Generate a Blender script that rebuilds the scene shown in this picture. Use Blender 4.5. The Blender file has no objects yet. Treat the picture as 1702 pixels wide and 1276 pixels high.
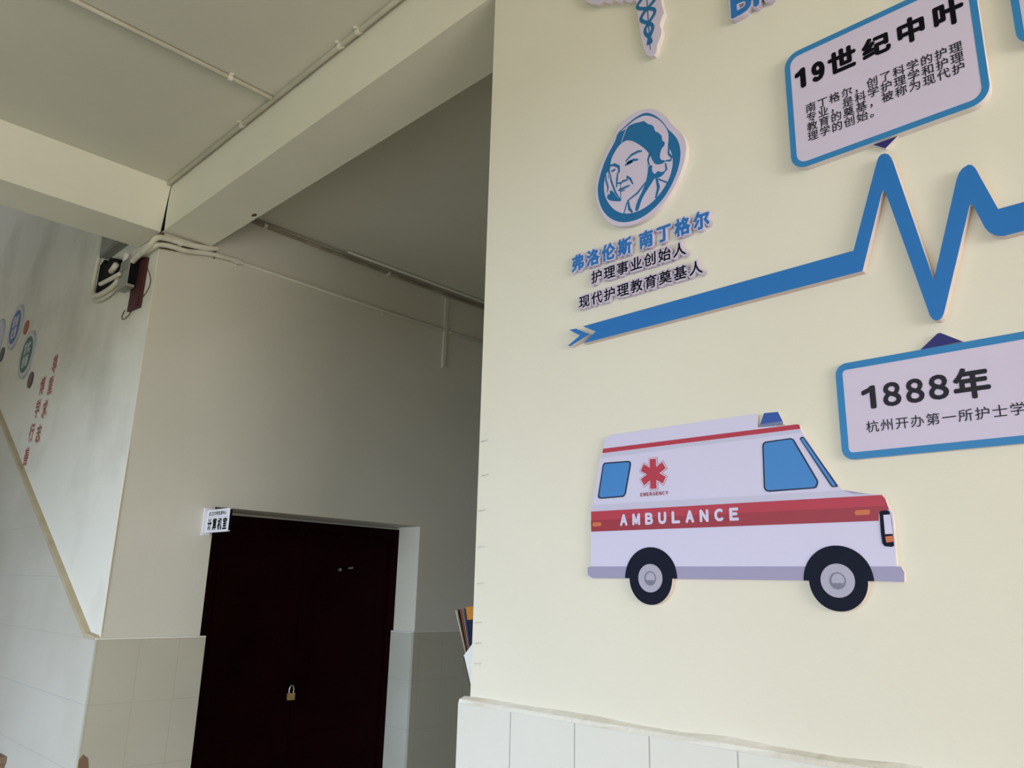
import bpy, bmesh, math, random
from mathutils import Vector, Matrix

# ------------------------------------------------------------------ camera, world, light, exposure
SC = bpy.context.scene
COL = SC.collection
rng = random.Random(7)
FLOOR, CEIL, EYE = -0.05, 3.885, 1.68          # metres; the lettered wall is the plane X = WX
WX, YD, YE = 1.5, 4.325, 1.612                 # wall plane, corridor far wall, end of the lettered wall

def setup_camera():
    yaw, pit, rol = (math.radians(a) for a in (45.233, 14.7587, 1.4816))
    F = Vector((math.sin(yaw)*math.cos(pit), math.cos(yaw)*math.cos(pit), math.sin(pit)))
    R0 = Vector((math.cos(yaw), -math.sin(yaw), 0)); U0 = R0.cross(F)
    R = R0*math.cos(rol) + U0*math.sin(rol); U = -R0*math.sin(rol) + U0*math.cos(rol)
    cd = bpy.data.cameras.new('camera'); cam = bpy.data.objects.new('camera', cd); COL.objects.link(cam)
    cd.sensor_fit = 'HORIZONTAL'; cd.sensor_width = 36; cd.lens = 1305.69*36/1702
    cd.clip_start = 0.02
    M = Matrix((R, U, -F)).transposed().to_4x4(); M.translation = (0, 0, EYE)
    cam.matrix_world = M; SC.camera = cam
setup_camera()

SC.view_settings.view_transform = 'Standard'; SC.view_settings.look = 'None'
SC.view_settings.gamma = 1.0; SC.view_settings.use_curve_mapping = False
SC.view_settings.exposure = 0.0

world = bpy.data.worlds.new('world'); SC.world = world; world.use_nodes = True
wb = world.node_tree.nodes['Background']
wb.inputs[0].default_value = (0.85, 0.93, 1.0, 1); wb.inputs[1].default_value = 0.06

def area(name, loc, rot, sx, sy, power, color):
    l = bpy.data.lights.new(name, 'AREA'); l.shape = 'RECTANGLE'; l.size = sx; l.size_y = sy
    l.energy = power; l.color = color
    o = bpy.data.objects.new(name, l); COL.objects.link(o); o.location = loc; o.rotation_euler = rot
    return o
# the hall is lit by daylight: an open entrance on its left, a window behind the photographer
# plus a weak fill lamp added out of view over the stairs
HX = -2.8
OPY0, OPY1, OPZ = 0.3, 5.6, 2.3
area('sky_outside_entrance', (-8.0, -0.8, 2.7), (0, -math.pi/2, 0), 3.0, 5.0, 725, (0.72, 0.86, 1.0))
area('sky_outside_yard', (-8.0, 2.5, 2.7), (0, -math.pi/2, 0), 3.0, 11.0, 590, (0.55, 0.66, 1.0))
area('entrance_ground_glow', (HX+0.05, 3.2, 1.1), (0, -math.pi/2, 0), 2.3, 2.0, 22, (0.82, 1.0, 0.84))
area('rear_window_daylight', (-0.3, -4.55, 1.8), (math.pi/2, 0, 0), 2.0, 1.7, 148, (1.0, 0.95, 0.88))
area('rear_side_window_daylight', (-1.9, -4.55, 1.8), (math.pi/2, 0, 0), 1.2, 1.7, 24, (1.0, 0.97, 0.97))
area('stairwell_fill', (-0.2, 9.75, 4.2), (math.pi/2, 0, math.pi), 2.0, 2.0, 7, (1.0, 0.93, 0.85))

# ------------------------------------------------------------------ materials
def mat(name, color, rough=0.6, spec=0.3, metal=0.0):
    m = bpy.data.materials.new(name); m.use_nodes = True
    b = m.node_tree.nodes['Principled BSDF']
    b.inputs['Base Color'].default_value = (*color, 1); b.inputs['Roughness'].default_value = rough
    b.inputs['Metallic'].default_value = metal; b.inputs['Specular IOR Level'].default_value = spec
    return m
def nd(nt, t, **kw):
    n = nt.nodes.new(t)
    for k, v in kw.items(): setattr(n, k, v)
    return n
def noisy(name, c1, c2, scale=3.0, rough=0.8, bump=0.05, bscale=40, spec=0.2, detail=4, lo=0.35, hi=0.7):
    """two tones of one paint mixed by noise, fine bump"""
    m = mat(name, c1, rough, spec); nt = m.node_tree; b = nt.nodes['Principled BSDF']
    g = nd(nt, 'ShaderNodeNewGeometry')
    n = nd(nt, 'ShaderNodeTexNoise'); n.inputs['Scale'].default_value = scale; n.inputs['Detail'].default_value = detail
    r = nd(nt, 'ShaderNodeValToRGB')
    r.color_ramp.elements[0].position = lo; r.color_ramp.elements[0].color = (*c1, 1)
    r.color_ramp.elements[1].position = hi; r.color_ramp.elements[1].color = (*c2, 1)
    nt.links.new(g.outputs['Position'], n.inputs['Vector']); nt.links.new(n.outputs['Fac'], r.inputs['Fac'])
    nt.links.new(r.outputs['Color'], b.inputs['Base Color'])
    n2 = nd(nt, 'ShaderNodeTexNoise'); n2.inputs['Scale'].default_value = bscale; n2.inputs['Detail'].default_value = 3
    bp = nd(nt, 'ShaderNodeBump'); bp.inputs['Strength'].default_value = bump; bp.inputs['Distance'].default_value = 0.01
    nt.links.new(g.outputs['Position'], n2.inputs['Vector']); nt.links.new(n2.outputs['Fac'], bp.inputs['Height'])
    nt.links.new(bp.outputs['Normal'], b.inputs['Normal'])
    return m
def tiles(name, c1, c2, grout, axis, a0, ap, z0, zp, w=0.0018, rough=0.35):
    """glazed wall tiles: joints every ap along one axis and zp in height"""
    m = noisy(name, c1, c2, 2.5, rough, 0.02, 30, 0.4); nt = m.node_tree; b = nt.nodes['Principled BSDF']
    src = b.inputs['Base Color'].links[0].from_socket
    g = nd(nt, 'ShaderNodeNewGeometry'); s = nd(nt, 'ShaderNodeSeparateXYZ'); nt.links.new(g.outputs['Position'], s.inputs[0])
    def line(sock, o, p):
        a = nd(nt, 'ShaderNodeMath', operation='SUBTRACT'); nt.links.new(sock, a.inputs[0]); a.inputs[1].default_value = o - p*0.5
        d = nd(nt, 'ShaderNodeMath', operation='DIVIDE'); nt.links.new(a.outputs[0], d.inputs[0]); d.inputs[1].default_value = p
        f = nd(nt, 'ShaderNodeMath', operation='FRACT'); nt.links.new(d.outputs[0], f.inputs[0])
        e = nd(nt, 'ShaderNodeMath', operation='SUBTRACT'); nt.links.new(f.outputs[0], e.inputs[0]); e.inputs[1].default_value = 0.5
        h = nd(nt, 'ShaderNodeMath', operation='ABSOLUTE'); nt.links.new(e.outputs[0], h.inputs[0])
        l = nd(nt, 'ShaderNodeMath', operation='LESS_THAN'); nt.links.new(h.outputs[0], l.inputs[0]); l.inputs[1].default_value = w/p
        return l.outputs[0]
    mx = nd(nt, 'ShaderNodeMath', operation='MAXIMUM')
    nt.links.new(line(s.outputs['XYZ'.index(axis)], a0, ap), mx.inputs[0]); nt.links.new(line(s.outputs[2], z0, zp), mx.inputs[1])
    x = nd(nt, 'ShaderNodeMix', data_type='RGBA'); nt.links.new(mx.outputs[0], x.inputs['Factor'])
    nt.links.new(src, x.inputs['A']); x.inputs['B'].default_value = (*grout, 1)
    nt.links.new(x.outputs['Result'], b.inputs['Base Color'])
    return m

M = {
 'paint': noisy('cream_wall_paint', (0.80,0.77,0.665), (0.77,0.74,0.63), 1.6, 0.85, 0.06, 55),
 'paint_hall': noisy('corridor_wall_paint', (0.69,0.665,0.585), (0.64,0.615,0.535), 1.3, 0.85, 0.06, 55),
 'paint_stair': noisy('scuffed_stair_paint', (0.86,0.84,0.755), (0.66,0.64,0.56), 1.5, 0.85, 0.1, 40, lo=0.5, hi=0.8),
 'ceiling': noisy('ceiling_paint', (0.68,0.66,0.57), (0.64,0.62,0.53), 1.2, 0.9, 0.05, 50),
 'beam': noisy('beam_paint', (0.83,0.81,0.69), (0.79,0.77,0.65), 1.8, 0.85, 0.08, 40),
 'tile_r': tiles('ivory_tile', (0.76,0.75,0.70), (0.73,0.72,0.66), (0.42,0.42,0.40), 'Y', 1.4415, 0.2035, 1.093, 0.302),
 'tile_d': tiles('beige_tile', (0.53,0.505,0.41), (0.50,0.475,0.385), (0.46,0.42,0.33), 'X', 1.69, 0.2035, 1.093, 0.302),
 'tile_s': tiles('white_stair_tile', (0.67,0.655,0.58), (0.60,0.585,0.50), (0.52,0.52,0.48), 'Y', 4.1, 40.0, 1.093, 0.302),
 'ledge': noisy('ledge_mortar', (0.80,0.785,0.72), (0.62,0.57,0.46), 5, 0.9, 0.3, 60, lo=0.56, hi=0.78),
 'tan': noisy('tan_tile_edging', (0.56,0.48,0.33), (0.48,0.41,0.27), 8, 0.6, 0.1),
 'floor': noisy('terrazzo', (0.45,0.38,0.275), (0.34,0.29,0.21), 30, 0.5, 0.0),
 'ground': noisy('paving', (0.45,0.42,0.36), (0.38,0.35,0.30), 5, 0.9, 0.1),
 'step': noisy('brown_step', (0.25,0.16,0.10), (0.20,0.125,0.08), 6, 0.6, 0.05),
 'pvc': noisy('white_pvc', (0.74,0.72,0.62), (0.62,0.59,0.48), 14, 0.5, 0.02),
 'pvc_old': noisy('grimy_pvc', (0.46,0.42,0.34), (0.20,0.16,0.11), 5, 0.6, 0.02),
 'conduit': noisy('painted_conduit', (0.76,0.73,0.62), (0.66,0.63,0.52), 10, 0.6, 0.02),
 'grime': noisy('grime', (0.10,0.065,0.04), (0.20,0.14,0.09), 30, 0.9, 0.2),
 'black': mat('black_plastic', (0.007,0.007,0.010), 0.7, 0.08),
 'crack': mat('black_gap', (0.012,0.006,0.004), 0.95, 0.05),
 'steel_grey': noisy('grey_box_steel', (0.30,0.31,0.28), (0.25,0.26,0.23), 8, 0.55, 0.02),
 'box_grey': noisy('grey_box_plastic', (0.36,0.37,0.33), (0.30,0.31,0.27), 8, 0.6, 0.02),
 'maroon_board': noisy('maroon_board', (0.085,0.028,0.030), (0.06,0.02,0.022), 8, 0.6, 0.05),
 'redwire': mat('red_brown_wire', (0.09,0.022,0.018), 0.5),
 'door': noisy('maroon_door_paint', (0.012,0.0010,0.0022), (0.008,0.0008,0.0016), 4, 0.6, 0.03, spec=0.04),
 'brass': mat('brass', (0.72,0.52,0.20), 0.4, 0.5, 0.6),
 'chrome': mat('steel', (0.75,0.75,0.76), 0.3, 0.5, 1.0),
 'white': noisy('white_pvc_board', (0.66,0.595,0.765), (0.65,0.585,0.755), 3, 0.45, 0.0),
 'edge': noisy('cut_board_edge', (0.74,0.64,0.63), (0.70,0.60,0.58), 20, 0.7, 0.0),
 'edge_w': noisy('cut_white_edge', (0.80,0.74,0.76), (0.76,0.70,0.70), 20, 0.7, 0.0),
 'blue': mat('sign_blue', (0.024,0.18,0.53), 0.4, 0.3),
 'border': mat('border_blue', (0.033,0.225,0.52), 0.4, 0.3),
 'logo': mat('emblem_blue', (0.014,0.155,0.385), 0.4, 0.3),
 'navy': mat('pointer_navy', (0.028,0.030,0.17), 0.4, 0.3),
 'ink': mat('print_black', (0.006,0.006,0.010), 0.6, 0.06),
 'ink_soft': mat('print_grey', (0.030,0.030,0.040), 0.6, 0.08),
 'amb_white': mat('van_white', (0.66,0.635,0.845), 0.42, 0.3),
 'amb_shade': mat('van_pale_grey', (0.57,0.56,0.74), 0.42, 0.3),
 'amb_grey': mat('van_skirt_grey', (0.345,0.325,0.50), 0.42, 0.3),
 'amb_red': mat('van_red', (0.47,0.042,0.072), 0.42, 0.3),
 'amb_red2': mat('van_dark_red', (0.34,0.034,0.052), 0.42, 0.3),
 'amb_glass': mat('van_window_blue', (0.058,0.24,0.61), 0.4, 0.3),
 'amb_dark': mat('van_tyre', (0.011,0.013,0.028), 0.6, 0.08),
 'amb_navy': mat('van_outline', (0.010,0.022,0.060), 0.42, 0.3),
 'amb_hub': mat('van_hub', (0.43,0.41,0.53), 0.42, 0.3),
 'amb_hub2': mat('van_hub_dark', (0.20,0.20,0.27), 0.42, 0.3),
 'amb_orange': mat('van_orange', (0.62,0.17,0.06), 0.42, 0.3),
 'amb_beacon': mat('van_beacon', (0.035,0.10,0.40), 0.42, 0.3),
 'amb_beacon2': mat('van_beacon_base', (0.17,0.20,0.36), 0.42, 0.3),
 'badge_blue': mat('badge_blue', (0.022,0.12,0.34), 0.5, 0.2),
 'badge_green': mat('badge_green', (0.020,0.125,0.075), 0.5, 0.2),
 'badge_rim': mat('badge_rim', (0.45,0.47,0.50), 0.5, 0.2),
 'badge_mid': mat('badge_pale', (0.60,0.62,0.70), 0.5, 0.2),
 'badge_print': mat('badge_print', (0.62,0.63,0.70), 0.5, 0.2),
 'dot_orange': mat('dot_orange', (0.34,0.075,0.035), 0.5, 0.2),
 'dot_brown': mat('dot_brown', (0.085,0.042,0.050), 0.5, 0.2),
 'dot_dark': mat('dot_dark', (0.05,0.06,0.065), 0.5, 0.2),
 'red': mat('letter_red', (0.34,0.055,0.050), 0.5, 0.2),
 'red_back': mat('letter_white', (0.62,0.57,0.53), 0.5, 0.2),
 'plate': noisy('white_plate', (0.80,0.81,0.88), (0.78,0.79,0.86), 9, 0.3, 0.0),
 'pencil': mat('pencil', (0.36,0.36,0.37), 0.8, 0.1),
 'paper': noisy('white_paper', (0.84,0.85,0.84), (0.81,0.82,0.81), 9, 0.6, 0.0),
 'bk_orange': mat('cover_orange', (0.52,0.21,0.03), 0.4), 'bk_navy': mat('cover_navy', (0.014,0.020,0.050), 0.5, 0.1),
 'bk_blue': mat('cover_blue', (0.05,0.075,0.17), 0.5, 0.1), 'bk_grey': mat('cover_grey', (0.33,0.31,0.36), 0.4),
 'bk_cream': mat('cover_cream', (0.70,0.64,0.50), 0.4), 'bk_rust': mat('cover_rust', (0.42,0.14,0.06), 0.4), 'bk_black': mat('cover_black', (0.02,0.02,0.03), 0.4),
}

# ------------------------------------------------------------------ helpers
def soft(pts, n=2):
    """corner cutting on a closed outline"""
    for _ in range(n):
        pts = [q for a, b in zip(pts, pts[1:]+pts[:1]) for q in ((a[0]*.75+b[0]*.25, a[1]*.75+b[1]*.25), (a[0]*.25+b[0]*.75, a[1]*.25+b[1]*.75))]
    return pts
class MB:
    """collects faces; build() links them as ONE mesh object"""
    def __init__(s): s.v = []; s.f = []; s.mi = []; s.mats = []
    def m(s, k):
        if k not in s.mats: s.mats.append(k)
        return s.mats.index(k)
    def add(s, vs, fs, k):
        b = len(s.v); s.v += [tuple(v) for v in vs]; i = s.m(k)
        for f in fs: s.f.append([b+j for j in f]); s.mi.append(i)
        return s
    def box(s, x0, x1, y0, y1, z0, z1, k):
        vs = [(x, y, z) for x in (x0, x1) for y in (y0, y1) for z in (z0, z1)]
        return s.add(vs, [(0,1,3,2),(4,6,7,5),(0,4,5,1),(2,3,7,6),(0,2,6,4),(1,5,7,3)], k)
    def prism(s, pts, z0, z1, face, side=None, back=True):
        """polygon in the local XY plane extruded along local Z"""
        pts = [tuple(p[:2]) for p in pts]
        if sum(pts[i-1][0]*pts[i][1]-pts[i][0]*pts[i-1][1] for i in range(len(pts))) < 0: pts = pts[::-1]
        n = len(pts); side = side or face
        s.add([(x, y, z1) for x, y in pts], [list(range(n))], face)
        s.add([(x, y, z) for z in (z0, z1) for x, y in pts], [(i, (i+1) % n, n+(i+1) % n, n+i) for i in range(n)], side)
        if back: s.add([(x, y, z0) for x, y in pts], [list(range(n))[::-1]], side)
        return s
    def flat(s, pts, z, k): return s.prism(pts, z-0.0003, z, k, back=False)
    def stroke(s, pts, w, z, k):
        """a printed line of width w; w may taper at its ends"""
        P = [Vector(p) for p in pts]; L = []; R = []
        for i, p in enumerate(P):
            d = (P[min(i+1, len(P)-1)] - P[max(i-1, 0)]).normalized(); nn = Vector((-d.y, d.x))
            h = w*0.5*(0.55 if i in (0, len(P)-1) else 1.0)
            L.append(p+nn*h); R.append(p-nn*h)
        n = len(P)
        return s.add([(p.x, p.y, z) for p in L+R], [(i, n+i, n+i+1, i+1) for i in range(n-1)], k)
    def tube(s, pts, r, k, seg=10, smooth=3):
        P = [Vector(p) for p in pts]
        for _ in range(smooth if len(P) > 2 else 0):       # Chaikin corner cutting
            Q = [P[0]]
            for a, b in zip(P, P[1:]): Q += [a*0.75+b*0.25, a*0.25+b*0.75]
            P = Q + [P[-1]]
        vs = []; fs = []; up = None
        for i, p in enumerate(P):
            d = (P[min(i+1, len(P)-1)] - P[max(i-1, 0)]).normalized()
            if up is None: up = d.orthogonal().normalized()
            up = (up - d*up.dot(d)).normalized(); sd = d.cross(up)
            for j in range(seg):
                a = 2*math.pi*j/seg; vs.append(p + (up*math.cos(a)+sd*math.sin(a))*r)
        for i in range(len(P)-1):
            for j in range(seg):
                fs.append((i*seg+j, i*seg+(j+1) % seg, (i+1)*seg+(j+1) % seg, (i+1)*seg+j))
        fs += [tuple(range(seg))[::-1], tuple(range((len(P)-1)*seg, len(P)*seg))]
        return s.add(vs, fs, k)
    def shift(s, o): s.v = [(a-o[0], b-o[1], c-o[2]) for a, b, c in s.v]; return s
    def build(s, name, parent=None, mw=None, smooth=False):
        me = bpy.data.meshes.new(name); me.from_pydata(s.v, [], s.f)
        for k in s.mats: me.materials.append(M[k])
        me.polygons.foreach_set('material_index', s.mi)
        if smooth: me.polygons.foreach_set('use_smooth', [True]*len(s.f))
        me.update()
        o = bpy.data.objects.new(name, me); COL.objects.link(o)
        if parent: o.parent = parent
        elif mw is not None: o.matrix_world = mw
        return o

def tag(o, label, cat, group=None):
    o['label'] = label; o['category'] = cat
    if group: o['group'] = group
    return o
def struct(o): o['kind'] = 'structure'; return o
def thing(name, label, cat, mw, group=None):
    o = bpy.data.objects.new(name, None); COL.objects.link(o); o.matrix_world = mw; o.empty_display_size = 0.05
    return tag(o, label, cat, group)

def frame(ox, oy, oz, xa, na):
    """local X runs along the wall, local Y up, local Z out of the wall"""
    x = Vector(xa); n = Vector(na); y = n.cross(x)
    m = Matrix((x, y, n)).transposed().to_4x4(); m.translation = (ox, oy, oz); return m
def on_wall(u, v): return frame(WX, -u/1000, v/1000, (0,-1,0), (-1,0,0))      # lettered wall and stair wall, mm
def loc(pts, u, v): return [((p[0]-u)/1000, (p[1]-v)/1000) for p in pts]
def centre(pts): return ((min(p[0] for p in pts)+max(p[0] for p in pts))/2, min(p[1] for p in pts))

_gl = {}
def glyph(ch):
    if ch == '1':                                           # plain figure one without a foot
        return ([(0.25,0.0),(0.36,0.0),(0.36,0.73),(0.27,0.73),(0.18,0.66),(0.0,0.59),(0.0,0.50),(0.13,0.54),(0.25,0.61)], [(0,1,8),(1,2,8),(2,3,8),(3,4,8),(4,7,8),(4,5,7),(5,6,7)])
    if '!' <= ch <= '~': ch = chr(ord(ch)+0xFEE0)          # full-width forms keep one typeface for all lettering
    if ch not in _gl:
        c = bpy.data.curves.new('glyph', 'FONT'); c.body = ch; c.resolution_u = 3
        o = bpy.data.objects.new('glyph', c); COL.objects.link(o)
        bpy.context.view_layer.update()
        me = bpy.data.meshes.new_from_object(o.evaluated_get(bpy.context.evaluated_depsgraph_get()))
        _gl[ch] = ([tuple(v.co) for v in me.vertices], [tuple(p.vertices) for p in me.polygons])
        bpy.data.objects.remove(o); bpy.data.curves.remove(c); bpy.data.meshes.remove(me)
    return _gl[ch]
RING = [(math.cos(a*math.pi/4), math.sin(a*math.pi/4)) for a in range(8)]
def put_text(mb, ch, box, z, k, bold=0.0, em=False, depth=0.0, fit_pad=True):
    """lettering filling box (x0,y0,x1,y1) in local metres; em=True keeps the character's own place in its square"""
    vs, fs = glyph(ch); x0, y0, x1, y1 = box
    if not vs: return mb
    if em: gx0, gx1, gy0, gy1 = 0.0, 1.0, -0.09, 0.86
    else:
        gx0, gx1 = min(v[0] for v in vs), max(v[0] for v in vs); gy0, gy1 = min(v[1] for v in vs), max(v[1] for v in vs)
    p = bold if (fit_pad and not em) else 0.0
    sx = (x1-x0-2*p)/(gx1-gx0); sy = (y1-y0-2*p)/(gy1-gy0)
    pts = [(x0+p+(v[0]-gx0)*sx, y0+p+(v[1]-gy0)*sy) for v in vs]
    offs = [(0, 0)] + ([(a*bold, b*bold) for a, b in RING] if bold else [])
    for q, (dx, dy) in enumerate(offs):
        zz = z - 0.00002*q
        mb.add([(x+dx, y+dy, zz) for x, y in pts], fs, k)
        if depth:
            from collections import Counter
            ec = Counter(); ed = {}
            for f in fs:
                for i in range(len(f)):
                    e = (f[i], f[(i+1) % len(f)]); kk = tuple(sorted(e)); ec[kk] += 1; ed[kk] = e
            qs = []; sv = [(x+dx, y+dy, zz) for x, y in pts] + [(x+dx, y+dy, z-depth) for x, y in pts]; n = len(pts)
            for kk, cnt in ec.items():
                if cnt == 1: a, b = ed[kk]; qs.append((b, a, n+a, n+b))
            mb.add(sv, qs, k)
    return mb
def ell(cx, cy, rx, ry, n=48, a0=0, a1=360):
    m = n if a1-a0 >= 360 else n+1
    return [(cx+rx*math.cos(math.radians(a0+(a1-a0)*i/n)), cy+ry*math.sin(math.radians(a0+(a1-a0)*i/n))) for i in range(m)]
def rrect(x0, y0, x1, y1, r, n=8):
    o = []
    for cx, cy, a in ((x1-r, y1-r, 0), (x0+r, y1-r, 90), (x0+r, y0+r, 180), (x1-r, y0+r, 270)):
        o += [(cx+r*math.cos(math.radians(a+90*i/n)), cy+r*math.sin(math.radians(a+90*i/n))) for i in range(n+1)]
    return o

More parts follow.
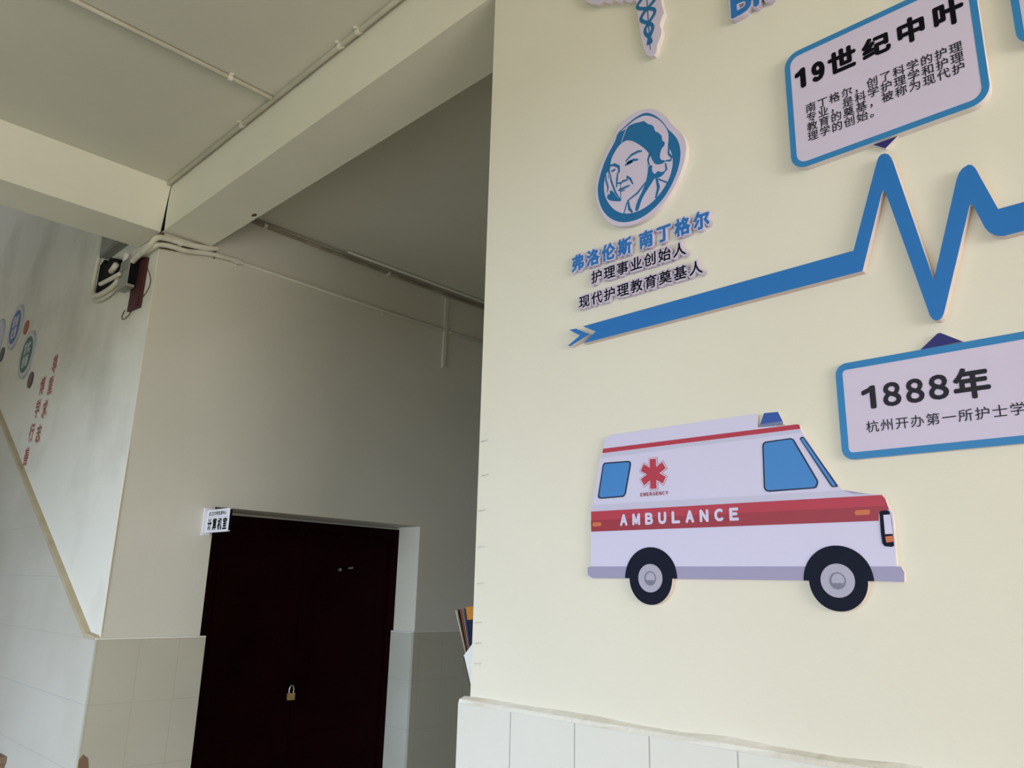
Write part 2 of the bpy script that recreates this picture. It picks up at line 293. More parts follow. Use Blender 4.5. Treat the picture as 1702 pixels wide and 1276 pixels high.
DATA = {
  'portrait': {"board":[[-1002.8,2882.0],[-1032.2,2889.8],[-1059.0,2890.9],[-1089.9,2879.4],[-1105.7,2862.5],[-1114.6,2844.1],[-1135.9,2824.5],[-1150.2,2801.9],[-1166.4,2770.4],[-1177.3,2736.8],[-1180.9,2710.1],[-1175.6,2677.2],[-1161.7,2641.7],[-1141.0,2610.6],[-1113.9,2589.1],[-1084.0,2577.7],[-1051.4,2573.7],[-1016.3,2578.0],[-984.8,2590.2],[-956.6,2611.7],[-931.5,2642.4],[-914.1,2672.9],[-902.6,2705.5],[-900.0,2736.1],[-907.9,2764.1],[-926.6,2791.3],[-939.8,2810.4],[-953.1,2834.2],[-977.5,2863.4]],"egg":[[-1019.3,2876.1],[-1003.1,2867.9],[-981.1,2848.2],[-962.8,2823.4],[-951.0,2798.8],[-933.2,2776.4],[-921.8,2753.9],[-916.6,2728.5],[-917.4,2705.7],[-926.0,2674.6],[-943.5,2644.0],[-965.6,2617.8],[-993.8,2599.1],[-1025.5,2586.8],[-1057.7,2584.5],[-1090.4,2590.9],[-1120.5,2606.8],[-1147.7,2633.9],[-1165.1,2667.3],[-1172.7,2707.1],[-1168.3,2739.7],[-1153.9,2775.0],[-1139.6,2800.8],[-1121.8,2821.9],[-1111.2,2836.4],[-1105.8,2853.0],[-1079.9,2863.9],[-1045.8,2875.6]],"cap":[[-1095.5,2853.3],[-1073.1,2860.9],[-1046.0,2869.4],[-1019.5,2868.4],[-996.9,2855.9],[-975.0,2835.8],[-959.9,2813.2],[-949.7,2790.8],[-948.7,2771.1],[-952.4,2752.0],[-949.9,2733.3],[-942.6,2721.6],[-943.0,2710.1],[-959.7,2715.3],[-975.0,2722.8],[-975.2,2739.1],[-969.5,2753.1],[-960.9,2757.0],[-959.7,2766.3],[-967.9,2773.3],[-967.6,2786.5],[-977.6,2799.8],[-988.5,2809.6],[-991.9,2827.1],[-1010.3,2839.1],[-1019.8,2852.5],[-1032.9,2854.3],[-1052.8,2859.0],[-1068.0,2859.4],[-1073.2,2854.7],[-1085.1,2853.0]],"face":[[-1090.7,2818.4],[-1073.7,2820.0],[-1053.7,2807.6],[-1034.3,2788.8],[-1018.3,2770.1],[-1005.9,2751.5],[-1011.0,2737.1],[-1013.2,2714.1],[-1016.9,2688.9],[-1023.7,2673.7],[-1043.3,2660.2],[-1063.1,2649.6],[-1076.3,2646.8],[-1093.0,2651.2],[-1106.3,2664.9],[-1119.6,2694.0],[-1128.0,2724.6],[-1131.2,2750.6],[-1129.3,2768.5],[-1125.7,2785.8],[-1115.1,2800.3],[-1102.8,2812.5]],"inner":[[-1143.5,2749.1],[-1148.9,2732.5],[-1151.5,2708.7],[-1145.7,2678.9],[-1130.3,2650.7],[-1110.1,2628.7],[-1086.8,2613.9],[-1057.3,2606.3],[-1028.3,2607.5],[-999.6,2616.9],[-977.5,2632.1],[-958.5,2651.0],[-945.7,2672.1],[-938.0,2702.3],[-942.2,2733.1],[-953.9,2752.6],[-974.5,2740.3],[-1004.3,2752.4],[-1013.3,2708.3],[-1056.5,2650.2],[-1089.6,2653.0],[-1116.3,2686.6],[-1132.9,2754.4]],"hair":[[-1073.2,2854.7],[-1052.8,2859.0],[-1032.9,2854.3],[-1019.8,2852.5],[-1010.3,2839.1],[-991.9,2827.1],[-988.5,2809.6],[-977.6,2799.8],[-967.6,2786.5],[-967.9,2773.3],[-959.7,2766.3],[-960.9,2757.0],[-969.5,2753.1],[-975.2,2739.1],[-975.0,2722.8],[-959.7,2715.3],[-962.9,2710.7],[-978.4,2710.9],[-990.8,2717.3],[-998.4,2732.1],[-1002.8,2745.8],[-1005.8,2756.0],[-1018.3,2771.6],[-1034.2,2790.3],[-1053.7,2807.6],[-1073.7,2820.0],[-1087.3,2821.6],[-1082.0,2836.6]],"jaw":[[-1009.8,2721.7],[-997.2,2716.8],[-1000.7,2703.4],[-991.6,2688.1],[-981.9,2696.2],[-972.9,2686.8],[-960.5,2687.9],[-965.3,2679.6],[-979.4,2674.8],[-991.8,2679.4],[-1001.5,2668.4],[-1014.5,2655.6],[-1024.3,2644.6],[-1034.2,2630.5],[-1042.7,2607.2],[-1054.0,2609.6],[-1047.1,2632.1],[-1030.5,2655.6],[-1018.8,2677.8],[-1013.6,2693.6]],"lhair":[[-1129.9,2697.7],[-1119.7,2687.9],[-1109.6,2669.1],[-1093.0,2651.2],[-1109.8,2657.1],[-1130.2,2665.8],[-1142.2,2677.7],[-1136.9,2688.0],[-1131.8,2683.1]]},
  'portrait_strokes': [[[[-1079.7,2759.8],[-1061.1,2770.7],[-1041.1,2772.8],[-1028.1,2768.7]],3.9],[[[-1081.5,2748.3],[-1071.4,2753.5],[-1054.7,2753.9],[-1040.0,2749.2]],4.5],[[[-1074.8,2750.2],[-1058.1,2751.3]],7.8],[[[-1134.6,2767.4],[-1115.5,2764.6],[-1101.8,2753.1],[-1100.3,2735.7]],4.5],[[[-1126.0,2748.6],[-1112.2,2749.4]],5.6],[[[-1104.7,2738.9],[-1107.4,2720.0],[-1109.3,2696.3]],3.4],[[[-1105.8,2707.2],[-1095.7,2703.4],[-1088.8,2706.9],[-1075.5,2704.9],[-1077.0,2716.1],[-1065.5,2704.2],[-1057.5,2686.3]],3.4],[[[-1104.3,2685.4],[-1089.1,2685.9],[-1067.4,2686.9]],3.9],[[[-1097.6,2679.9],[-1082.5,2678.9]],2.8],[[[-1096.7,2700.8],[-1096.3,2655.3]],2.2],[[[-1076.4,2645.3],[-1043.4,2657.3],[-1018.8,2677.8]],3.4],[[[-1130.2,2747.1],[-1126.3,2720.9],[-1112.9,2682.4],[-1096.3,2653.8]],2.8],[[[-1143.5,2746.0],[-1143.6,2730.5],[-1136.8,2706.4],[-1138.6,2691.7]],2.8],[[[-1134.7,2755.0],[-1134.9,2730.3]],2.2],[[[-1073.1,2644.2],[-1070.1,2622.4],[-1060.5,2608.8]],4.5],[[[-1076.4,2642.4],[-1086.8,2614.8]],3.4],[[[-987.1,2677.7],[-981.6,2649.5],[-990.1,2623.6]],5.0],[[[-982.6,2673.0],[-955.4,2652.7]],3.9],[[[-959.9,2708.1],[-957.3,2689.6],[-965.2,2683.9]],3.4],[[[-949.4,2747.8],[-950.0,2730.4],[-941.2,2716.7],[-944.5,2709.3],[-959.7,2713.8]],3.4],[[[-1005.8,2753.0],[-1011.0,2737.1],[-1006.6,2720.5]],2.8]],
  'portrait_parting': [[-1071.4,2858.7],[-1080.8,2845.5],[-1087.1,2832.5],[-1092.5,2819.1]],
  'ecg': [[-1219.7,2341.3],[-531.5,2345.6],[-471.1,2518.2],[-467.1,2526.3],[-461.7,2529.9],[-454.8,2529.4],[-448.9,2525.1],[-444.9,2517.7],[-441.8,2506.6],[-395.0,2247.1],[-337.9,2428.1],[-332.5,2439.5],[-326.1,2446.8],[-316.1,2450.3],[-310.0,2447.1],[-305.5,2438.8],[-279.9,2349.4],[60,2349.4],[60,2297.0],[-277.0,2297.0],[-287.9,2300.3],[-298.1,2309.9],[-303.7,2320.7],[-316.9,2368.4],[-319.9,2373.0],[-322.6,2370.4],[-384.8,2181.2],[-388.5,2173.8],[-393.3,2169.9],[-399.6,2169.6],[-405.0,2174.2],[-408.6,2181.8],[-460.1,2442.5],[-464.5,2454.1],[-468.9,2445.6],[-518.1,2298.5],[-1217.8,2295.2],[-1177.4,2318.3]],
  'chevron': [[-1265.4,2342.1],[-1242.4,2340.2],[-1197.4,2315.1],[-1261.2,2296.4],[-1268.9,2299.5],[-1229.0,2318.8]],
  's1txt': [["1",[-621.4,2749.5,-597.3,2798.8]],["9",[-584.5,2749.4,-555.5,2797.2]],["世",[-548.4,2748.8,-489.9,2802.7]],["纪",[-478.3,2750.0,-421.4,2796.8]],["中",[-408.0,2746.4,-357.1,2803.4]],["叶",[-341.3,2745.6,-287.7,2804.7]]],
  's1ptr': [[-486.9,2568.7],[-455.3,2544.2],[-417.7,2570.4]],
  's2txt': [["1",[-544.4,2026.8,-518.6,2071.3]],["8",[-506.2,2026.4,-473.8,2072.2]],["8",[-465.8,2026.6,-434.4,2072.0]],["8",[-427.0,2026.7,-394.0,2072.4]],["年",[-386.8,2020.3,-329.1,2077.0]]],
  's2ptr': [[-434.0,2124.2],[-402.6,2148.7],[-397.7,2149.0],[-363.8,2125.5]],
  'amb': {"body":[[-1209.3,1738.1],[-1200.1,1741.2],[-1198.9,1869.3],[-1191.1,1900.5],[-1172.6,1991.5],[-1163.2,2011.3],[-1154.1,2045.7],[-1141.3,2045.8],[-669.4,2014.5],[-665.8,2000.6],[-657.5,1986.0],[-629.1,1934.4],[-599.6,1885.8],[-594.3,1879.6],[-545.4,1868.5],[-524.6,1865.6],[-519.3,1859.1],[-515.4,1843.6],[-508.6,1831.1],[-509.7,1774.4],[-510.9,1739.8],[-503.1,1738.3],[-498.9,1729.0],[-500.5,1712.6],[-551.4,1713.8],[-961.6,1714.2],[-1098.3,1714.7],[-1194.0,1714.0],[-1208.3,1720.9]],"roofbox":[[-1141.3,2045.8],[-1140.2,2049.9],[-766.6,2050.1],[-761.2,2049.4],[-759.1,2046.2],[-760.2,2014.7]],"beacon":[[-743.4,2048.4],[-712.7,2046.9],[-704.2,2026.7],[-753.5,2026.0]],"beaconbase":[[-754.2,2026.1],[-703.5,2026.6],[-703.5,2020.3],[-720.3,2019.6],[-721.3,2015.5],[-736.8,2016.1],[-737.4,2019.0],[-755.3,2019.8]],"topstripe":[[-1161.0,2018.1],[-673.9,2015.8],[-669.1,2013.8],[-668.2,2005.8],[-1164.2,2007.6]],"topshade":[[-1165.3,2006.1],[-668.3,2004.7],[-667.4,1998.4],[-1167.4,1996.3]],"midshade":[[-1192.7,1885.1],[-633.4,1879.1],[-594.3,1879.6],[-545.4,1868.5],[-527.6,1865.5],[-1196.8,1870.0]],"band":[[-1198.9,1869.3],[-524.6,1865.6],[-519.3,1859.1],[-515.4,1843.6],[-514.6,1839.0],[-527.9,1836.0],[-533.0,1832.3],[-534.2,1819.6],[-1197.9,1821.8]],"bandlow":[[-1198.9,1848.3],[-520.5,1845.7],[-515.4,1843.0],[-514.6,1839.0],[-527.9,1836.0],[-533.0,1832.3],[-534.2,1819.6],[-1197.9,1821.8]],"orange1":[[-1191.2,1843.1],[-1169.2,1842.7],[-1166.1,1838.2],[-1169.2,1833.5],[-1191.2,1833.5],[-1194.8,1838.5]],"orange2":[[-571.8,1840.4],[-548.8,1840.5],[-546.8,1836.1],[-550.3,1831.0],[-573.2,1831.2],[-575.6,1835.9]],"win1":[[-1157.1,1983.8],[-1087.1,1981.7],[-1080.3,1978.6],[-1079.5,1971.7],[-1095.6,1904.4],[-1102.0,1898.2],[-1167.9,1897.9],[-1176.1,1900.4],[-1177.6,1905.7],[-1162.3,1979.3]],"win1g":[[-1154.6,1980.3],[-1088.1,1978.5],[-1083.8,1976.1],[-1083.4,1971.3],[-1098.9,1905.4],[-1103.9,1901.4],[-1166.8,1901.0],[-1171.9,1903.0],[-1173.0,1906.3],[-1158.7,1977.4]],"win2":[[-743.3,1988.5],[-688.8,1989.6],[-682.9,1986.5],[-679.8,1980.7],[-639.7,1900.8],[-639.7,1895.8],[-643.3,1887.9],[-647.8,1886.0],[-740.5,1885.7],[-747.7,1887.5],[-752.1,1894.0],[-750.2,1980.8],[-748.4,1985.6]],"win2g":[[-741.7,1985.5],[-689.6,1987.0],[-684.9,1984.4],[-682.4,1979.3],[-642.7,1900.3],[-642.7,1896.1],[-645.9,1890.1],[-648.7,1888.6],[-739.6,1888.7],[-745.7,1890.1],[-748.7,1894.8],[-746.9,1979.8],[-745.5,1983.5]],"win3":[[-670.4,1985.8],[-667.3,1989.2],[-663.1,1989.4],[-659.3,1984.5],[-602.6,1888.6],[-602.8,1886.0],[-612.5,1886.0],[-615.6,1888.2]],"win3g":[[-667.7,1984.4],[-665.4,1986.6],[-663.3,1986.7],[-661.4,1984.1],[-606.4,1889.5],[-606.5,1888.2],[-610.7,1887.9],[-612.9,1889.6]],"skirt":[[-1209.3,1738.1],[-1200.1,1740.8],[-511.0,1738.9],[-503.1,1738.3],[-498.9,1729.0],[-500.5,1712.6],[-551.4,1713.8],[-961.6,1714.2],[-1098.3,1714.7],[-1194.0,1714.0],[-1208.3,1720.9]],"light":[[-531.1,1833.8],[-528.4,1837.0],[-515.9,1837.6],[-513.3,1834.4],[-511.5,1816.2],[-511.4,1774.5],[-515.6,1772.8],[-527.1,1774.2],[-531.0,1779.4],[-531.9,1798.9]],"lightw":[[-524.4,1829.5],[-512.6,1829.8],[-510.8,1795.5],[-524.6,1795.4]],"lighto":[[-524.7,1791.2],[-512.0,1792.3],[-511.3,1781.9],[-523.6,1780.4]],"hoodshade":[[-594.4,1879.0],[-545.4,1868.5],[-576.0,1871.4]]},
  'amb_txt': [-1112.5,1831.8,-810.0,1858.4],
  'amb_emg': [-1054.1,1896.1,-980.0,1904.1],
  'amb_star': [[-1018.1,1945.5],[-1017.3,1979.3],[-1019.0,1911.3]],
  'cad_board': [[-1043.4,3261.5],[-1039.3,3231.7],[-1040.5,3214.3],[-1034.7,3179.4],[-1029.5,3140.9],[-1023.5,3098.0],[-1016.1,3065.8],[-1010.3,3045.5],[-999.0,3033.2],[-985.9,3030.7],[-978.7,3037.6],[-974.7,3058.9],[-963.8,3076.6],[-961.6,3092.6],[-966.3,3110.3],[-962.4,3125.5],[-952.4,3141.5],[-958.5,3171.2],[-951.8,3206.8]],
  'pipes': {"A":[[1.45,4.612,3.456],[1.45,4.542,3.482],[1.45,4.436,3.491],[1.45,4.319,3.501],[1.521,4.295,3.561],[1.563,4.295,3.562],[1.624,4.295,3.564],[1.761,4.295,3.581],[1.817,4.295,3.601]],"B":[[1.47,4.691,3.478],[1.47,4.623,3.513],[1.47,4.494,3.508],[1.47,4.353,3.495],[1.507,4.305,3.52],[1.554,4.305,3.529],[1.646,4.305,3.525],[1.756,4.305,3.556],[1.886,4.305,3.569]],"C":[[1.515,4.305,3.588],[1.624,4.305,3.597],[1.75,4.305,3.604]],"loop1":[[1.448,5.19,3.825],[1.448,5.192,3.744],[1.448,5.23,3.593],[1.448,5.218,3.474],[1.448,5.168,3.414],[1.448,5.064,3.391],[1.448,4.829,3.386],[1.448,4.727,3.427],[1.448,4.688,3.497],[1.448,4.678,3.555]],"loop2":[[1.48,5.265,3.416],[1.48,5.156,3.385],[1.48,4.973,3.385],[1.48,4.813,3.419],[1.48,4.78,3.506],[1.48,4.772,3.594]],"stub1":[[1.44,4.812,3.523],[1.44,4.888,3.496]],"stub2":[[1.415,4.644,3.407],[1.415,4.799,3.416],[1.415,4.964,3.429]],"wire1":[[1.48,4.404,3.4],[1.48,4.331,3.329],[1.48,4.311,3.273],[1.48,4.359,3.235],[1.48,4.427,3.214]],"wire2":[[1.485,4.676,3.211],[1.485,4.713,3.181],[1.485,4.694,3.153],[1.485,4.606,3.156],[1.485,4.567,3.179]],"board":[[1.49,4.58,3.513],[1.49,4.449,3.475],[1.49,4.439,3.175],[1.49,4.699,3.192],[1.49,4.681,3.481]],"panel":[[1.5,5.397,3.905],[1.5,5.304,3.872],[1.5,4.618,3.589],[1.5,4.882,3.669],[1.5,5.237,3.693],[1.5,5.397,3.747]],"black":[[1.45,5.217,3.678],[1.45,4.908,3.519],[1.45,5.182,3.515],[1.45,4.875,3.44]],"gbox":[[1.45,4.723,3.487],[1.45,4.552,3.426],[1.45,4.657,3.322],[1.45,4.508,3.27],[1.45,4.447,3.396],[1.45,4.491,3.266]]},
  'name_u': [-1241,-1190.5,-1140,-1089,-1024,-972.5,-920.5,-869],
  'l2_u': [-1178,-1137,-1096,-1054.5,-1013.5,-972,-930.5],
  'l3_u': [-1219,-1178,-1137,-1096,-1054.5,-1013,-971.5,-930,-888],
}   # outlines in mm along the wall and above the floor datum; pipes in metres


# ------------------------------------------------------------------ the setting
def setting():
    # long wall that carries the signs; its end faces the corridor mouth
    struct(MB().box(WX, 8.0, -5.0, YE, FLOOR, CEIL, 'paint').build('wall_right'))
    # corridor far wall with the door recess
    DX0, DX1, DZ = 2.01, 3.495, 2.098
    w = MB()
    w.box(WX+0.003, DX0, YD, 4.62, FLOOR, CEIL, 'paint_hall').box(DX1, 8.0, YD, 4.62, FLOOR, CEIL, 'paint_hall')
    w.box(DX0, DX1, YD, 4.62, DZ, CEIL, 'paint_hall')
    w.box(DX1-0.004, DX1, YD+0.001, 4.555, 1.398, DZ-0.001, 'paint')
    struct(w.build('wall_far'))
    struct(MB().box(WX, 1.8, 4.62, 10.0, FLOOR, 6.8, 'paint_stair').box(WX, WX+0.003, YD, 4.62, FLOOR, CEIL, 'paint_stair').build('wall_stair'))
    struct(MB().box(7.8, 8.0, YE, YD, FLOOR, CEIL, 'paint_hall').build('wall_corridor_end'))
    # hall behind and left of the photographer
    b = MB(); b.box(HX-0.2, HX, -5.0, OPY0, FLOOR, CEIL, 'paint').box(HX-0.2, HX, OPY1, 10.0, FLOOR, 6.8, 'paint')
    b.box(HX-0.2, HX, OPY0, OPY1, OPZ, CEIL, 'paint'); struct(b.build('wall_left'))
    b = MB(); b.box(HX, -2.55, -5.0, -4.6, FLOOR, CEIL, 'paint').box(0.75, WX, -5.0, -4.6, FLOOR, CEIL, 'paint').box(-1.29, -1.31, -5.0, -4.6, 0.9, 2.7, 'paint')
    b.box(-2.55, 0.75, -5.0, -4.6, FLOOR, 0.9, 'paint').box(-2.55, 0.75, -5.0, -4.6, 2.7, CEIL, 'paint'); struct(b.build('wall_back'))
    b = MB(); b.box(HX, -1.25, 9.8, 10.0, FLOOR, 6.8, 'paint_stair').box(0.85, WX, 9.8, 10.0, FLOOR, 6.8, 'paint_stair')
    b.box(-1.25, 0.85, 9.8, 10.0, FLOOR, 3.15, 'paint_stair').box(-1.25, 0.85, 9.8, 10.0, 5.25, 6.8, 'paint_stair'); struct(b.build('wall_stair_back'))
    struct(MB().box(HX-0.2, 8.0, -5.0, 10.0, FLOOR-0.2, FLOOR, 'floor').build('floor'))
    struct(MB().box(-24, HX-0.2, -12, 16, FLOOR-0.25, FLOOR-0.05, 'ground').build('ground'))
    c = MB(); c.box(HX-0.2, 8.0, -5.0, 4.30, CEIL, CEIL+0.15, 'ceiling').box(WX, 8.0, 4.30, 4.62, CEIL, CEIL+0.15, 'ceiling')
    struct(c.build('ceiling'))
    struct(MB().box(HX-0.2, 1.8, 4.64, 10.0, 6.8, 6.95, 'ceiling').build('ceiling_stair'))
    # beam over the corridor mouth, in the plane of the lettered wall
    BZ = 3.600
    prof = [(WX, BZ), (1.778, BZ), (1.778, CEIL), (WX, CEIL)]
    mw = Matrix(((1,0,0,0),(0,0,-1,0),(0,1,0,0),(0,0,0,1)))                      # local Z runs along -Y
    b = MB().prism(prof, -4.320, -YE, 'beam'); o = b.build('beam_corridor', mw=mw); struct(o)
    # beam across the hall, front face leaning a little
    prof = [(4.322, BZ), (4.640, BZ), (4.640, 6.8), (4.300, 6.8), (4.300, CEIL), (4.268, CEIL)]
    mw = Matrix(((0,0,1,0),(1,0,0,0),(0,1,0,0),(0,0,0,1)))                       # local Z runs along X
    b = MB().prism(prof, HX, 1.494, 'beam'); o = b.build('beam_hall', mw=mw); struct(o)
    # tiled dados, each with the mortar ledge on top
    t = 0.022
    d = MB(); d.box(WX-t, WX, -5.0, YE+t, FLOOR, 1.3935, 'tile_r').box(WX, 7.8, YE, YE+t, FLOOR, 1.3935, 'tile_r')
    n = 60; ys = [YE+t - i*(YE+t+5.0)/n for i in range(n+1)]
    r2 = random.Random(3); hh = [0.006+0.008*r2.random() for _ in ys]; dd = [0.002+0.006*r2.random() for _ in ys]
    vs = []; fs = []
    for y, h, e in zip(ys, hh, dd): vs += [(WX-t-e*0.4+0.002, y, 1.3935), (WX-t+e, y, 1.402+h*0.15), (WX+0.001, y, 1.402+h)]
    for i in range(n):
        for k in range(2): fs.append((3*i+k, 3*i+k+1, 3*i+k+4, 3*i+k+3))
    d.add(vs, fs, 'ledge')
    struct(d.build('trim_1'))
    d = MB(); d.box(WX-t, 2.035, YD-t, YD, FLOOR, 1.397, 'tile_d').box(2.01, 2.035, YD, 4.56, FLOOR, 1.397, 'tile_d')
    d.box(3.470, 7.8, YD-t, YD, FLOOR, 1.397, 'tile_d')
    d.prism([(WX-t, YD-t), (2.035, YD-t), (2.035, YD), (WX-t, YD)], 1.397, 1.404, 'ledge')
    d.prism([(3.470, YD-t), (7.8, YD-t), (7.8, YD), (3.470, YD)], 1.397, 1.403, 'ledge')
    struct(d.build('trim_2'))
    d = MB(); d.box(3.470, 3.495, YD, 4.56, FLOOR, 1.390, 'tile_s')
    d.prism([(3.470, YD), (3.495, YD), (3.495, 4.56), (3.470, 4.56)], 1.390, 1.398, 'ledge')
    struct(d.build('trim_3'))
    # chipped corner of the beige dado
    struct(MB().prism([(-0.028,0.0),(-0.028,0.31),(-0.012,0.33),(0.012,0.31),(0.020,0.27),(0.012,0.20),(0.022,0.12),(0.010,0.04)], 0, 0.0015, 'step').build('trim_4', mw=frame(1.508, YD-t, 0.545, (1,0,0), (0,-1,0))))
    # stair dado: level piece at the corner, then climbing with the stairs; tan edging strip on top
    mw = Matrix(((0,0,1,WX),(1,0,0,0),(0,1,0,0),(0,0,0,1)))                      # local X = Y, local Y = Z, local Z = X
    top = [(4.3255, 1.398), (4.470, 1.400), (9.8, 1.400+5.33*0.5575)]
    s = MB().prism([(4.3255, FLOOR), (9.8, FLOOR)] + top[::-1], -t, 0, 'tile_s'); struct(s.build('trim_5', mw=mw))
    s = MB().prism(top + [(9.8, 1.428+5.33*0.5575), (4.462, 1.424), (4.3255, 1.414)], -t-0.008, 0, 'tan'); struct(s.build('trim_6', mw=mw))
    # plaster bead on the corner above the dado
    s = MB().tube([(1.502, 4.328, 1.41), (1.497, 4.324, 1.9), (1.501, 4.327, 2.35)], 0.006, 'paint'); struct(s.build('trim_7'))
    # stairs climbing away along the stair wall
    prof = [(4.36, FLOOR)]
    for i in range(16):
        y = 4.358+0.27*i; z = 0.10+0.15*i
        prof += [(y, z-0.035), (y-0.018, z-0.035), (y-0.018, z), (y+0.27, z)]
    prof += [(y+0.27, FLOOR)]
    struct(MB().prism(prof, -1.45, -0.024, 'step').build('stairs', mw=Matrix(((0,0,1,WX),(1,0,0,0),(0,1,0,0),(0,0,0,1)))))
    # gap between the two beams and crumbled plaster round it
    g = MB().prism([(0.006,0.285),(0.000,0.180),(-0.010,0.09),(-0.042,0.0),(0.014,0.0),(0.010,0.09),(0.011,0.18)], 0, 0.002, 'crack')
    struct(g.build('trim_8', mw=frame(WX, 4.300, 3.602, (0,-1,0), (-1,0,0))))
    g = MB().prism([(0.0,-0.10),(0.10,-0.085),(0.16,-0.055),(0.30,0.0),(0.0,0.0),(-0.03,-0.03)], 0, 0.002, 'grime')
    g.prism([(0.245,-0.002),(0.30,0.004),(0.322,0.0),(0.328,-0.040),(0.318,-0.058),(0.305,-0.035),(0.27,-0.02)], 0, 0.003, 'crack')
    struct(g.build('trim_9', mw=frame(1.500, YD, 3.600, (1,0,0), (0,-1,0))))
    g = MB().prism([(-0.026,0.0),(-0.016,0.010),(0.004,0.013),(0.020,0.006),(0.016,-0.006),(-0.004,-0.009)], 0, 0.002, 'grime')
    struct(g.build('trim_10', mw=frame(1.752, 3.72, 3.600, (0,-1,0), (0,0,-1))))
    g = MB().prism([(-0.04,-0.002),(-0.10,0.03),(-0.14,0.085),(-0.06,0.06),(0.0,0.01)], 0, 0.002, 'grime')
    struct(g.build('trim_11', mw=frame(WX, YD+0.004, 3.555, (0,-1,0), (-1,0,0))))
    # maroon double door in the recess
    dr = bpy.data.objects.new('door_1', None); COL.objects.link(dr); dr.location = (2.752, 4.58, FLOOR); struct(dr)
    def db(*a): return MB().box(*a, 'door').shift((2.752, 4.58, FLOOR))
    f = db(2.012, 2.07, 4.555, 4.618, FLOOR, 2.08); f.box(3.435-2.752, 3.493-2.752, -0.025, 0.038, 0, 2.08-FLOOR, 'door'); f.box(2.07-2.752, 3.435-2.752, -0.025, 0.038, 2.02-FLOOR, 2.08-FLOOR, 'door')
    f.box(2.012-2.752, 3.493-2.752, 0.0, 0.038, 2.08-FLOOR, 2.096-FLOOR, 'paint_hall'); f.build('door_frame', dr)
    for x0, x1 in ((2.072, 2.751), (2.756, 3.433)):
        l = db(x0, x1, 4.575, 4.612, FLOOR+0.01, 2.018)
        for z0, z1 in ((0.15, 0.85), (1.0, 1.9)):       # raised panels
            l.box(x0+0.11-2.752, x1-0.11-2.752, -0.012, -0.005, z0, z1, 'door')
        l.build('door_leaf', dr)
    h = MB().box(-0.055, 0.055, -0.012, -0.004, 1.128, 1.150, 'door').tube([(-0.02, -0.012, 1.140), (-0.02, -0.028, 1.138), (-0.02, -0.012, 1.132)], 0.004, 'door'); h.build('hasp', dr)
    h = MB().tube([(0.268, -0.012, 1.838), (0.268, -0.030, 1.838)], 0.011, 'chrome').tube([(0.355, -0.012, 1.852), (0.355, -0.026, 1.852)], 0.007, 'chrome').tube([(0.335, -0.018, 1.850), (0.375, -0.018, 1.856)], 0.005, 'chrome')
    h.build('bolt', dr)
setting()

# ------------------------------------------------------------------ signs on the lettered wall
def wall_thing(name, label, cat, pts, group=None):
    u, v = centre(pts); return thing(name, label, cat, on_wall(u, v), group), u, v

def portrait():
    P = DATA['portrait']; t, u, v = wall_thing('portrait_plaque', 'oval white plaque with a blue printed head of a woman in a cap', 'plaque', P['board'])
    T = 0.015
    MB().prism(soft(loc(P['board'], u, v)), 0, T, 'white', 'edge_w').build('backing_board', t)
    MB().flat(soft(loc(P['egg'], u, v)), T+0.0004, 'logo').build('blue_oval', t)
    w = MB()
    for k in ('inner', 'face', 'cap'): w.flat(soft(loc(P[k], u, v), 1), T+0.0008+0.00005*('inner face cap'.split().index(k)), 'white')
    w.stroke(loc(DATA['portrait_parting'], u, v), 0.0022, T+0.0009, 'white'); w.build('printed_face', t)
    b = MB()
    for k in ('hair', 'jaw', 'lhair'): b.flat(soft(loc(P[k], u, v), 1), T+0.0013, 'logo')
    for pts, wd in DATA['portrait_strokes']: b.stroke(loc(pts, u, v), wd*1.8/1000, T+0.0014, 'logo')
    b.build('printed_line_work', t)
portrait()

def captions():
    # name line: eight separate raised characters
    chars = '弗洛伦斯南丁格尔'; us = DATA['name_u']; ords = ['first', 'second', 'third', 'fourth', 'fifth', 'sixth', 'seventh', 'eighth']
    for i, (ch, u) in enumerate(zip(chars, us)):
        v = 2504.0
        t = thing('raised_character', '%s blue raised Chinese character from the left under the portrait' % ords[i], 'lettering', on_wall(u, v), 'blue raised characters under the portrait')
        bx = (-0.0215, 0.0, 0.0215, 0.044)
        put_text(MB(), ch, bx, 0.0122, 'white', 0.0052, True, 0.0122).build('backing', t)
        put_text(MB(), ch, bx, 0.0130, 'blue', 0.0017, True, 0.0008).build('character_face', t)
    for txt, us, v0, hgt, wd, lab in (('护理事业创始人', DATA['l2_u'], 2452.5, 0.0345, 0.037, 'upper row of black raised Chinese characters, seven on white, below the blue row'),
                                 ('现代护理教育奠基人', DATA['l3_u'], 2394.5, 0.0335, 0.037, 'lower row of black raised Chinese characters, nine on white, just above the blue strip')):
        uc = (us[0]+us[-1])/2
        t = thing('raised_lettering', lab, 'lettering', on_wall(uc, v0))
        b = MB()
        for q, (ch, u) in enumerate(zip(txt, us)):
            bx = ((u-uc)/1000-wd/2, 0, (u-uc)/1000+wd/2, hgt)
            put_text(b, ch, bx, 0.0122-0.0002*(q % 2), 'white', 0.0052, True, 0.0118)
        b.build('backing', t)
        for ch, u in zip(txt, us):
            bx = ((u-uc)/1000-wd/2, 0, (u-uc)/1000+wd/2, hgt)
            put_text(MB(), ch, bx, 0.0130, 'ink', 0.0004, True, 0.0008).build('character_face', t)
captions()

